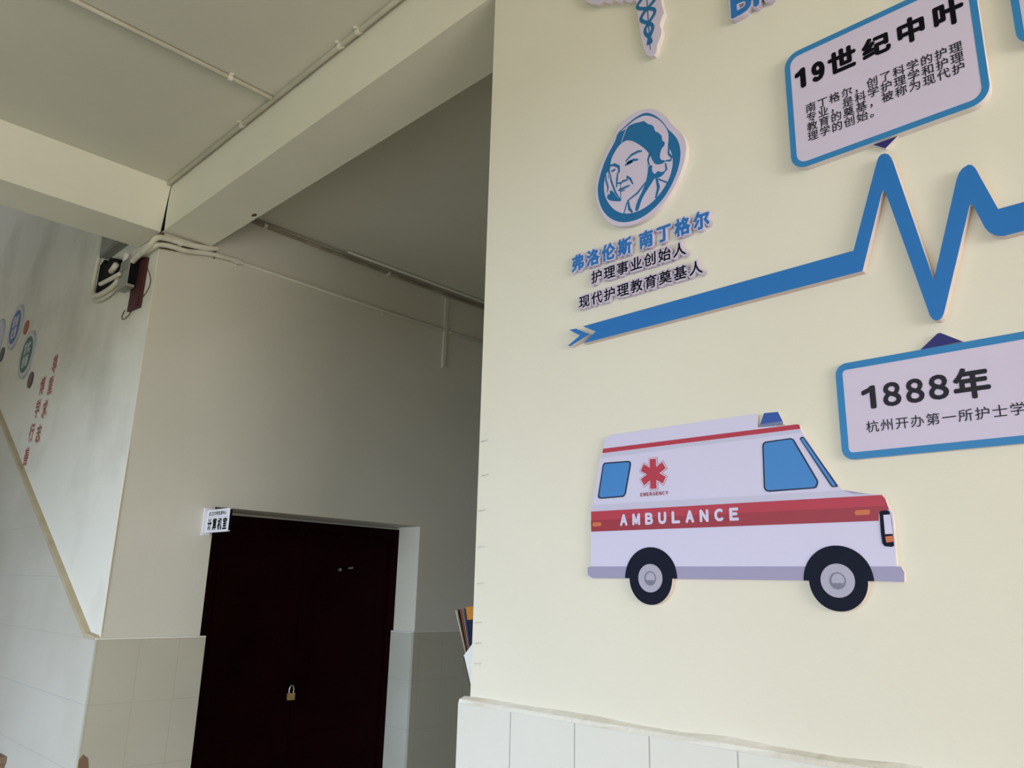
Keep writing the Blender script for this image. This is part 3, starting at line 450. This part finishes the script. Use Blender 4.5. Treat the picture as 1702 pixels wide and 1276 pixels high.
def pulse():
    p = DATA['ecg']; u, v = centre(p)
    tag(MB().prism(loc(p, u, v), 0, 0.018, 'blue', 'edge').build('heartbeat_strip', mw=on_wall(u, v)), 'long blue heartbeat line strip zigzagging across the cream wall', 'wall decoration')
    p = DATA['chevron']; u, v = centre(p)
    tag(MB().prism(loc(p, u, v), 0, 0.018, 'blue', 'edge').build('chevron', mw=on_wall(u, v)), 'small blue chevron at the tail of the heartbeat strip', 'wall decoration')
pulse()

def panel(label, rect, rad, brd, T, bottom_extra=None):
    u = (rect[0]+rect[2])/2; v = rect[1]
    t = thing('sign_panel', label, 'sign', on_wall(u, v), None)
    o = [((a-u)/1000, (b-v)/1000) for a, b in rrect(*rect, rad)]
    i = [((a-u)/1000, (b-v)/1000) for a, b in rrect(rect[0]+brd, rect[1]+brd, rect[2]-brd, rect[3]-brd, max(rad-brd, 6))]
    n = len(o); bd = MB()
    bd.add([(x, y, T+0.0005) for x, y in o] + [(x, y, T+0.0005) for x, y in i], [(k, (k+1) % n, n+(k+1) % n, n+k) for k in range(n)], 'border')
    MB().prism(o, 0, T, 'white', 'edge_w').build('board', t); bd.build('border', t)
    return t, u, v
def fit(mb, items, u, v, z, k, bold):
    for ch, b in items: put_text(mb, ch, ((b[0]-u)/1000, (b[1]-v)/1000, (b[2]-u)/1000, (b[3]-v)/1000), z, k, bold)
    return mb
def signs():
    T = 0.018
    t, u, v = panel('blue bordered white sign headed 19 above the first heartbeat peak', (-643, 2561.5, -265, 2846), 34, 12.8, T)
    fit(fit(MB(), DATA['s1txt'][:2], u, v, T+0.0008, 'ink', 0.0036), DATA['s1txt'][2:], u, v, T+0.0008, 'ink', 0.0027).build('heading', t)
    b = MB(); cw = (604.5-297.0)/12
    for r, row in enumerate(('南丁格尔，创了科学的护理', '专业，是科学护理学和护理', '教育的奠基，被称为现代护', '理学的创始。')):
        for c, ch in enumerate(row):
            x0 = (-604.5+c*cw-u)/1000; yc = (2695.5-22.7*r-v)/1000
            put_text(b, ch, (x0+0.0006, yc-0.0112, x0+cw/1000-0.0016, yc+0.0112), T+0.0008, 'ink_soft', 0.0003, True)
    b.build('small_print', t)
    p = loc(DATA['s1ptr'], u, v); MB().prism(p, 0, 0.010, 'navy', 'edge_w').build('pointer', t)
    T = 0.009
    t, u, v = panel('blue bordered white sign headed 1888 right of the ambulance', (-590.2, 1935, -110, 2123.5), 22, 13.5, T)
    fit(MB(), DATA['s2txt'], u, v, T+0.0008, 'ink_soft', 0.0021).build('heading', t)
    b = MB()
    for c, ch in enumerate('杭州开办第一所护士学校'):
        x0 = (-542.8+26.1*c-u)/1000
        put_text(b, ch, (x0+0.001, (1982.5-v)/1000, x0+0.0252, (2004.5-v)/1000), T+0.0008, 'ink_soft', 0.0001, True)
    b.build('small_print', t)
    p = loc(DATA['s2ptr'], u, v); MB().prism(p, 0, 0.007, 'navy', 'edge_w').build('pointer', t)
    panel('corner of a blue bordered sign at the top right edge of the photo', (-214, 2641, 160, 2926), 34, 12.8, 0.018)
signs()

def ambulance():
    A = DATA['amb']; t, u, v = wall_thing('ambulance_cutout', 'flat cut-out of a white and red ambulance on the cream wall', 'wall decoration', A['body'] + [(-620, 1659)])
    L = lambda k: loc(A[k], u, v); P = lambda x, y: ((x-u)/1000, (y-v)/1000)
    T = 0.010; e = 0.0004
    b = MB().prism(L('body'), 0, T, 'amb_white', 'edge_w'); b.flat(L('topshade'), T+e, 'amb_shade').flat(L('midshade'), T+e, 'amb_shade'); b.flat(L('hoodshade'), T+2*e, 'amb_grey'); b.build('body', t)
    MB().prism(L('roofbox'), 0, T-0.001, 'amb_white', 'edge_w').build('roof_box', t)
    bc = MB().prism(L('beacon'), 0, T-0.001, 'amb_beacon', 'edge_w').build('beacon', t)
    MB().prism(L('beaconbase'), 0, T-0.0005, 'amb_beacon2', 'edge_w').build('beacon_base', bc)
    MB().flat(L('topstripe'), T+2*e, 'amb_red').build('roof_stripe', t)
    s = MB().flat(L('band'), T+2*e, 'amb_red').flat(L('bandlow'), T+3*e, 'amb_red2').build('side_stripe', t)
    MB().flat(L('skirt'), T+2*e, 'amb_grey').build('skirt', t)
    for k in ('orange1', 'orange2'): MB().flat(L(k), T+4*e, 'amb_orange').build('marker_lamp', t)
    for k in ('win1', 'win2', 'win3'):
        MB().flat(L(k), T+3*e, 'amb_navy').flat(L(k+'g'), T+4*e, 'amb_glass').build('window', t)
    h = MB().flat(L('light'), T+4*e, 'amb_dark').build('headlamp_cluster', t)
    MB().flat(L('lightw'), T+5*e, 'amb_white').build('headlamp', h); MB().flat(L('lighto'), T+5*e, 'amb_orange').build('indicator', h)
    for cx, cy, ra, rt in ((-1030.7, 1714.8, 68.5, 56.5), (-616.3, 1713.3, 65.0, 54.6)):
        x, y = P(cx, cy)
        w = MB().prism(ell(x, y, ra/1000, ra*0.985/1000, 32, 0, 180), T-0.002, T+5*e, 'amb_dark', 'amb_dark')
        w.prism(ell(x, y, rt/1000, rt/1000), 0, T+4.8*e, 'amb_dark', 'edge')
        w = w.build('wheel', t)
        hb = MB().flat(ell(x, y+0.0005, 0.0318, 0.0305), T+7*e, 'amb_hub').flat(ell(x, y, 0.0155, 0.0155), T+8*e, 'amb_hub2').flat(ell(x+0.001, y+0.001, 0.0118, 0.0118), T+9*e, 'amb_hub')
        hb.flat(ell(x, y, 0.0115, 0.0115, 24, 200, 340), T+10*e, 'amb_hub2'); hb.build('hub', w)
    # six-armed medical star
    st = DATA['amb_star']; x, y = P(st[0][0], (st[1][1]+st[2][1])/2); r = (st[1][1]-st[2][1])/2000
    s = MB()
    for lvl, (dr, hw, k) in enumerate(((0.0035, 0.0118, 'amb_red'), (0.0026, 0.0108, 'amb_white'), (0.0, 0.0085, 'amb_red'))):
        for a in (90, 30, -30):
            ca, sa = math.cos(math.radians(a)), math.sin(math.radians(a)); rr = r+dr
            s.flat([(x+ca*p-sa*q, y+sa*p+ca*q) for p, q in ((-rr, -hw), (rr, -hw), (rr, hw), (-rr, hw))], T+(2+lvl)*e+0.00003*a/30, k)
    s.build('medical_star', t)
    def row(txt, b, bold, k, gap):
        m = MB(); n = len(txt); wd = (b[2]-b[0])/(n+(n-1)*gap)
        for i, ch in enumerate(txt):
            x0 = b[0]+i*wd*(1+gap); put_text(m, ch, (*P(x0, b[1]), *P(x0+wd, b[3])), T+4.5*e, k, bold)
        return m
    row('AMBULANCE', DATA['amb_txt'], 0.0019, 'amb_white', 0.62).build('lettering', t)
    row('EMERGENCY', DATA['amb_emg'], 0.0003, 'amb_red2', 0.40).build('small_lettering', t)
ambulance()

def caduceus():
    p = DATA['cad_board']; top = max(q[1] for q in p)
    x = -1003.0
    t = thing('caduceus_emblem', 'blue winged staff with two snakes on a white cut-out backing at the top edge', 'emblem', on_wall(x, 3054-16))
    v = 3038.0; T = 0.015
    lft = [(-1040, 3232), (-1062, 3236), (-1078, 3255), (-1096, 3256), (-1111, 3274), (-1132, 3275), (-1150, 3292), (-1168, 3292), (-1190, 3306)]
    wl = [(-1215, 3330), (-1240, 3380), (-1150, 3392), (-1060, 3372), (-1035, 3380), (-1030, 3420), (-1003, 3438)]
    mir = lambda q: (2*x-q[0], q[1])
    poly = [q for q in p if q[1] < 3205] + [mir(q) for q in lft] + [mir(q) for q in wl[:-1]] + wl[::-1] + lft[::-1]
    MB().prism(loc(poly, x, v), 0, T, 'white', 'edge_w').build('backing_board', t)
    s = MB(); ax = lambda vv: x + 6 - 6*(vv-3054)/140
    s.stroke(loc([(ax(3052), 3052), (ax(3085), 3085), (ax(3200), 3200), (x, 3390)], x, v), 0.0035, T+0.0005, 'logo')
    s.flat(loc(ell(x, 3405, 12, 12), x, v), T+0.0005, 'logo'); s.build('staff', t)
    for sg in (1, -1):
        pts = []
        for i in range(80):
            vv = 3070 + 270*i/79
            amp = 5 if vv < 3090 else 7 + (vv-3090)*0.21
            pts.append((ax(vv)+sg*amp*math.sin((vv-3090)/46.5*math.pi), vv))
        MB().stroke(loc(pts, x, v), 0.0100, T+0.0008+0.0002*sg, 'logo').build('snake', t)
    for sg in (0, 1):
        w = MB()
        for j in range(4):
            q = [(-1018, 3372-22*j), (-1095+14*j, 3378-24*j), (-1195+38*j, 3366-26*j), (-1150+26*j, 3348-25*j), (-1060+8*j, 3354-24*j)]
            w.flat(loc([mir(a) for a in q] if sg else q, x, v), T+0.0005, 'logo')
        w.build('wing', t)
caduceus()
for ch, u0, u1, lab in (('B', -764, -712, 'blue raised capital letter B on white backing, cropped by the top edge'), ('R', -706, -662, 'blue raised letter right of the capital B, mostly cropped by the top edge')):
    t = thing('raised_letter', lab, 'lettering', on_wall((u0+u1)/2, 3017))
    hw = (u1-u0)/2000
    put_text(MB(), ch, (-hw+0.003, 0.003, hw-0.003, 0.073), 0.0150, 'white', 0.0085, depth=0.0150, fit_pad=False).build('backing', t)
    put_text(MB(), ch, (-hw+0.003, 0.003, hw-0.003, 0.073), 0.0158, 'blue', 0.0042, depth=0.0008, fit_pad=False).build('letter_face', t)

def pencil_marks():
    names = ['topmost', 'second', 'third', 'fourth', 'fifth', 'sixth', 'seventh', 'lowest']
    for i, (yy, zz) in enumerate(((1.592,2.087),(1.584,1.989),(1.592,1.892),(1.589,1.794),(1.589,1.697),(1.590,1.596),(1.588,1.544),(1.588,1.493))):
        r = random.Random(i+5); m = MB(); w = 0.0011 if i < 3 else 0.0007
        p = [(-0.012+0.0028*k, 0.004*math.sin(k*2.1+i)*r.uniform(0.3, 1)+0.0002*k) for k in range(11)]
        m.stroke([(-0.016, -0.001), (-0.009, 0.000), (-0.003, 0.0005)], w, 0.0008, 'pencil').stroke(p, w, 0.0009, 'pencil')
        tag(m.build('pencil_mark', mw=on_wall(-yy*1000, zz*1000)), '%s of the faint pencilled height marks beside the wall corner' % names[i], 'pencil mark', 'pencilled height marks')
pencil_marks()

# ------------------------------------------------------------------ leaflets in a holder on the end of the lettered wall
def leaflets():
    X0 = 1.522
    mw = frame(X0, YE+0.001, 1.412, (0,-1,0), (-1,0,0))          # local X = -Y, Y = up, Z = -X
    t = thing('leaflet_holder', 'white wedge-shaped leaflet holder on the end of the cream wall', 'holder', mw)
    side = [(0.0, 0.006), (-0.018, 0.006), (-0.056, 0.094), (-0.010, 0.140), (0.0, 0.144)]
    MB().prism(side, -0.003, 0, 'paper').build('side_panel', t); MB().prism(side, -0.223, -0.220, 'paper').build('side_panel', t)
    h = MB().add([(-0.018, 0.006, 0), (-0.056, 0.094, 0), (-0.056, 0.094, -0.22), (-0.018, 0.006, -0.22), (-0.015, 0.006, 0), (-0.053, 0.094, 0), (-0.053, 0.094, -0.22), (-0.015, 0.006, -0.22)], [(0,1,2,3),(7,6,5,4),(0,4,5,1),(1,5,6,2),(2,6,7,3),(3,7,4,0)], 'paper').build('front_panel', t)
    h = MB().box(-0.018, 0.0, 0.002, 0.006, -0.22, 0, 'paper').build('base_panel', t)
    rows = [('bk_cream', 'cream edged leaflet, outermost in the white holder'), ('bk_black', 'black edged leaflet behind the cream one in the white holder'), ('bk_rust', 'rust orange leaflet in the middle of the white holder'), ('bk_grey', 'pale grey leaflet between the rust and blue ones'), ('bk_blue', 'blue leaflet beside the navy booklet in the white holder')]
    for i, (k, lab) in enumerate(rows):
        a0 = (-0.0172+0.0016*i, 0.014); hgt = 0.215-0.001*i; ang = math.radians(113.5-2.1*i); dx, dy = math.cos(ang)*hgt, math.sin(ang)*hgt; th = 0.0013
        q = [a0, (a0[0]+dx, a0[1]+dy), (a0[0]+dx+th, a0[1]+dy+0.001), (a0[0]+th, a0[1])]
        m = MB().prism(q, -0.21, -0.006, k)
        tag(m.build('leaflet', mw=mw), lab, 'leaflet', 'leaflets in the white holder')
    # navy booklet with an orange head, turned so that its cover shows past the wall corner
    bt = thing('booklet', 'navy booklet with an orange top band in the white holder', 'booklet', mw, 'leaflets in the white holder')
    q = [(-0.0085, 0.012), (-0.062, 0.222), (-0.001, 0.230), (-0.001, 0.012)]
    MB().prism(q, -0.205, -0.007, 'bk_navy').build('cover', bt)
    q2 = [(-0.0525, 0.188), (-0.0618, 0.2215), (-0.001, 0.2295), (-0.001, 0.194)]
    MB().prism(q2, -0.2055, -0.0066, 'bk_orange').build('orange_band', bt)
    m = MB().prism(rrect(-0.022, 0.142, -0.004, 0.172, 0.003), -0.0070, -0.0066, 'bk_cream'); m.build('cover_print', bt)
leaflets()

# ------------------------------------------------------------------ stair wall: badges and red characters
def badges():
    for (y, z, r, kf, lines, lab) in ((7.268, 3.683, 0.192, 'badge_blue', ('团结', '友爱'), 'round blue badge with two rows of white characters on the stair wall'),
                               (6.735, 3.342, 0.192, 'badge_green', ('求实', '创新'), 'round green badge with two rows of white characters on the stair wall'),
                               (7.83, 3.690, 0.192, 'badge_mid', (), 'pale round badge cut off by the left edge of the photo')):
        t = thing('round_badge', lab, 'badge', on_wall(-y*1000, z*1000))
        MB().prism(ell(0, 0, r, r), 0, 0.010, 'badge_rim', 'badge_rim').build('rim', t)
        MB().prism(ell(0, 0, r*0.90, r*0.90), 0.010, 0.0115, 'badge_mid').build('white_ring', t)
        MB().prism(ell(0, 0, r*0.76, r*0.76), 0.0115, 0.013, kf).build('disc', t)
        if lines:
            m = MB()
            for q, ln in enumerate(lines):
                for c, ch in enumerate(ln):
                    x0 = -0.088+0.088*c; y0 = 0.006-0.104*q
                    put_text(m, ch, (x0+0.004, y0, x0+0.084, y0+0.092), 0.0138, 'badge_print', 0.0035, True)
            m.build('lettering', t)
    for y, z, r, k, lab in ((6.935, 3.608, 0.058, 'dot_orange', 'small orange disc between the blue and green badges'),
                            (6.512, 3.103, 0.062, 'dot_brown', 'small dark brown disc below the green badge'),
                            (7.575, 3.508, 0.062, 'dot_dark', 'small dark grey disc at the left edge below the pale badge')):
        tag(MB().prism(ell(0, 0, r, r, 32), 0, 0.008, k).build('wall_disc', mw=on_wall(-y*1000, z*1000)), lab, 'wall disc', 'small discs among the round badges')
    nm = ['topmost', 'second', 'third', 'lowest']
    for col, txt, ps in (('right', '尊重求志', ((5.935,3.123),(5.948,2.970),(5.987,2.808),(6.025,2.643))), ('left', '博学行善', ((6.148,2.999),(6.161,2.836),(6.200,2.671),(6.225,2.502)))):
        for i, (ch, (y, z)) in enumerate(zip(txt, ps)):
            t = thing('red_character', 'red raised Chinese character on the stair wall, %s of the %s column' % (nm[i], col), 'lettering', on_wall(-y*1000, z*1000-62), 'red characters on the stair wall')
            bx = (-0.056, 0.0, 0.056, 0.124)
            put_text(MB(), ch, bx, 0.0085, 'red_back', 0.0085, True, 0.0085).build('backing', t)
            put_text(MB(), ch, bx, 0.0095, 'red', 0.0014, True, 0.001).build('character_face', t)
badges()

# ------------------------------------------------------------------ conduits, boxes and wires
def at(o, pts): return [(p[0]-o[0], p[1]-o[1], p[2]-o[2]) for p in pts]
def pipe(name, label, cat, pts, r, k='pvc', group=None, smooth=3, clips=(), clip_k='pvc'):
    o = pts[0]; t = Matrix.Translation(o)
    if not clips:
        return tag(MB().tube(at(o, pts), r, k, smooth=smooth).build(name, mw=t, smooth=True), label, cat, group)
    e = thing(name, label, cat, t, group)
    MB().tube(at(o, pts), r, k, smooth=smooth).build('tube', e, smooth=True)
    for c, d, n in clips:                                         # saddle clip: band round the tube with a foot
        c = Vector(c)-Vector(o); d = Vector(d); n = Vector(n); sd = d.cross(n)
        m = MB()
        m.tube([c-d*0.010, c+d*0.010], r*1.28, clip_k, smooth=0)
        for sgn in (1, -1):
            a = c+sd*sgn*r*1.2-n*r
            m.tube([a-d*0.008, a+d*0.008+sd*sgn*0.006], 0.006, clip_k, smooth=0)
        m.build('clip', e)
    return e
def wiring():
    C = DATA['pipes']; nY = (0, -1, 0)
    A = C['A']; pipe('conduit', 'upper thick white conduit bending round the wall corner under the beams', 'conduit', A[:4] + [(1.462, 4.283, 3.545)] + A[4:], 0.017, 'pvc', 'thick white conduits at the wall corner', clips=[((1.600, 4.295, 3.563), (1, 0, 0), nY)])
    B = C['B']; pipe('conduit', 'lower thick white conduit bending round the wall corner onto the corridor wall', 'conduit', B[:4] + [(1.476, 4.302, 3.508)] + B[4:] + [(1.99, 4.310, 3.570)], 0.015, 'pvc', 'thick white conduits at the wall corner', clips=[((1.955, 4.309, 3.569), (1, 0, 0), nY)])
    pipe('conduit', 'short straight white conduit tight under the corridor beam', 'conduit', [(1.515, 4.314, 3.590), (1.60, 4.314, 3.590), (1.69, 4.314, 3.590)], 0.009, 'pvc', 'thick white conduits at the wall corner')
    pipe('conduit', 'long looping white conduit hanging below the grey boxes', 'conduit', C['loop1'], 0.015, 'pvc', 'white conduits looping by the junction boxes')
    pipe('conduit', 'lowest looping white conduit under the grey boxes', 'conduit', C['loop2'], 0.014, 'pvc', 'white conduits looping by the junction boxes')
    pipe('conduit', 'white conduit stub entering the black box from above', 'conduit', C['stub1'] , 0.017, 'pvc', 'white conduits looping by the junction boxes')
    pipe('conduit', 'short white conduit lying across the black box', 'conduit', C['stub2'], 0.013, 'pvc', 'white conduits looping by the junction boxes')
    # boxes on the stair wall
    t = thing('junction_box', 'grey steel junction box on the stair wall tight under the beam', 'junction box', frame(WX, 5.02, 3.70, (0,-1,0), (-1,0,0)))
    MB().box(-0.165, 0.30, -0.02, 0.198, 0, 0.055, 'steel_grey').build('case', t)
    MB().prism([(-0.158,0.19),(0.29,0.19),(0.29,0.0),(0.10,0.0),(-0.05,-0.01),(-0.158,0.0)], 0.055, 0.060, 'box_grey').build('cover', t)
    t = thing('socket_box', 'open black box with ragged edges below the grey steel box', 'junction box', frame(WX, 5.06, 3.425, (0,-1,0), (-1,0,0)))
    MB().prism([(-0.17,0.02),(-0.17,0.22),(-0.10,0.24),(-0.06,0.20),(0.02,0.22),(0.16,0.17),(0.17,0.02),(0.06,-0.01)], 0, 0.030, 'black').build('case', t)
    t = thing('meter_box', 'small grey plastic box beside the maroon board', 'junction box', frame(WX, 4.63, 3.285, (0,-1,0), (-1,0,0)))
    MB().box(-0.070, 0.070, 0.035, 0.215, 0.0225, 0.068, 'box_grey').build('case', t)
    MB().box(-0.062, 0.062, 0.150, 0.206, 0.068, 0.072, 'steel_grey').build('lid', t)
    MB().box(0.070, 0.074, 0.05, 0.20, 0.024, 0.062, 'black').build('dark_side', t)  # thin black sheet makes this side of the box darker than its front
    m = MB().prism([(-0.098,0.012),(0.082,0.0),(0.090,0.30),(-0.030,0.335),(-0.075,0.33)], 0, 0.016, 'maroon_board')
    m.prism([(0.040,0.018),(0.062,0.018),(0.066,0.29),(0.044,0.29)], 0.016, 0.022, 'maroon_board')
    tag(m.build('mounting_board', mw=frame(WX, 4.540, 3.180, (0,-1,0), (-1,0,0))), 'dark maroon mounting board hanging on the stair wall near the corner', 'board')
    pipe('loose_wire', 'thin dark red wire looping from the right edge of the maroon board', 'wire', C['wire1'], 0.0028, 'redwire', 'loose wires by the maroon board')
    pipe('loose_wire', 'thin dark red wire loop dangling below the maroon board', 'wire', C['wire2'], 0.0028, 'redwire', 'loose wires by the maroon board')
    # thin conduits along the corridor wall and ceilings
    ex = (1, 0, 0)
    pipe('thin_conduit', 'thin painted conduit running along the corridor wall below the ceiling', 'conduit', [(1.99, 4.315, 3.570), (3.05, 4.315, 3.556), (5.5, 4.315, 3.575)], 0.010, 'paint_hall', smooth=0, clips=[((3.05, 4.315, 3.556), ex, nY), ((3.67, 4.315, 3.561), ex, nY)], clip_k='paint_hall')
    pipe('cable_conduit', 'thin grimy conduit in the angle between corridor wall and ceiling', 'conduit', [(1.79, 4.312, 3.866), (2.6, 4.312, 3.852), (3.2, 4.312, 3.846), (5.5, 4.312, 3.852)], 0.011, 'pvc_old', smooth=0, clips=[((2.11, 4.312, 3.862), ex, nY), ((3.07, 4.312, 3.847), ex, nY)], clip_k='conduit')
    pipe('ceiling_conduit', 'short pale conduit on the corridor ceiling close to the far wall', 'conduit', [(2.70, 4.275, 3.874), (5.5, 4.262, 3.874)], 0.010, 'paint_hall', smooth=0)
    m = MB().box(-0.013, 0.013, -0.016, 0, 0, 0.545, 'paint_hall')
    tag(m.build('drop_trunking', mw=Matrix.Translation((3.622, 4.324, 3.268))), 'short vertical trunking dropping from the ceiling line on the corridor wall', 'conduit')
    ey = (0, 1, 0); nz = (0, 0, -1)
    pipe('ceiling_conduit', 'white conduit along the ceiling edge beside the corridor beam', 'conduit', [(1.478, 4.262, 3.873), (1.478, 1.0, 3.873), (1.478, -4.5, 3.873)], 0.011, 'conduit', smooth=0, clips=[((1.478, yy, 3.873), ey, nz) for yy in (3.39, 2.53, 2.40)], clip_k='conduit')
    pipe('ceiling_conduit', 'white conduit crossing the hall ceiling at a right angle to the beam pipe', 'conduit', [(1.466, 3.082, 3.873), (HX+0.02, 3.082, 3.873)], 0.011, 'conduit', smooth=0, clips=[((1.26, 3.082, 3.873), ex, nz)], clip_k='conduit')
wiring()

# ------------------------------------------------------------------ door sign and padlock
def door_things():
    t = thing('door_sign', 'white double-sided room sign projecting beside the top of the maroon door', 'sign', frame(1.968, YD, 1.943, (0,-1,0), (-1,0,0)))
    MB().box(0.0, 0.018, -0.008, 0.142, -0.022, 0.022, 'plate').build('bracket', t)
    MB().prism(rrect(0.010, 0.006, 0.285, 0.130, 0.010), -0.006, 0.006, 'plate').build('plate', t)
    m = MB().box(0.020, 0.275, 0.0885, 0.0898, 0.006, 0.0066, 'amb_hub')
    put_text(m, '◎', (0.040, 0.096, 0.062, 0.118), 0.0068, 'ink_soft', 0.0004)
    for i, ch in enumerate('卫生学校实训中心'):
        x0 = 0.068+0.022*i; put_text(m, ch, (x0, 0.097, x0+0.019, 0.119), 0.0068, 'ink_soft', 0.0006, True)
    for i, ch in enumerate('计算机室'):
        x0 = 0.030+0.060*i; put_text(m, ch, (x0+0.004, 0.018, x0+0.054, 0.082), 0.0068, 'ink', 0.0022, True)
    m.build('lettering', t)
    MB().box(0.285, 0.289, 0.012, 0.124, -0.006, 0.006, 'ink').build('end_cap', t)
    p = thing('padlock', 'small brass padlock hanging on the maroon double door', 'padlock', Matrix.Translation((2.736, 4.550, 1.003)))
    MB().prism(rrect(-0.023, 0.0, 0.023, 0.040, 0.004), -0.009, 0.009, 'brass').build('body', p).matrix_local = Matrix.Rotation(math.pi/2, 4, 'X')
    MB().tube([(-0.015, 0, 0.036), (-0.015, 0, 0.066), (-0.008, 0, 0.083), (0.008, 0, 0.083), (0.015, 0, 0.066), (0.015, 0, 0.036)], 0.0038, 'chrome', smooth=2).build('shackle', p, smooth=True)
door_things()
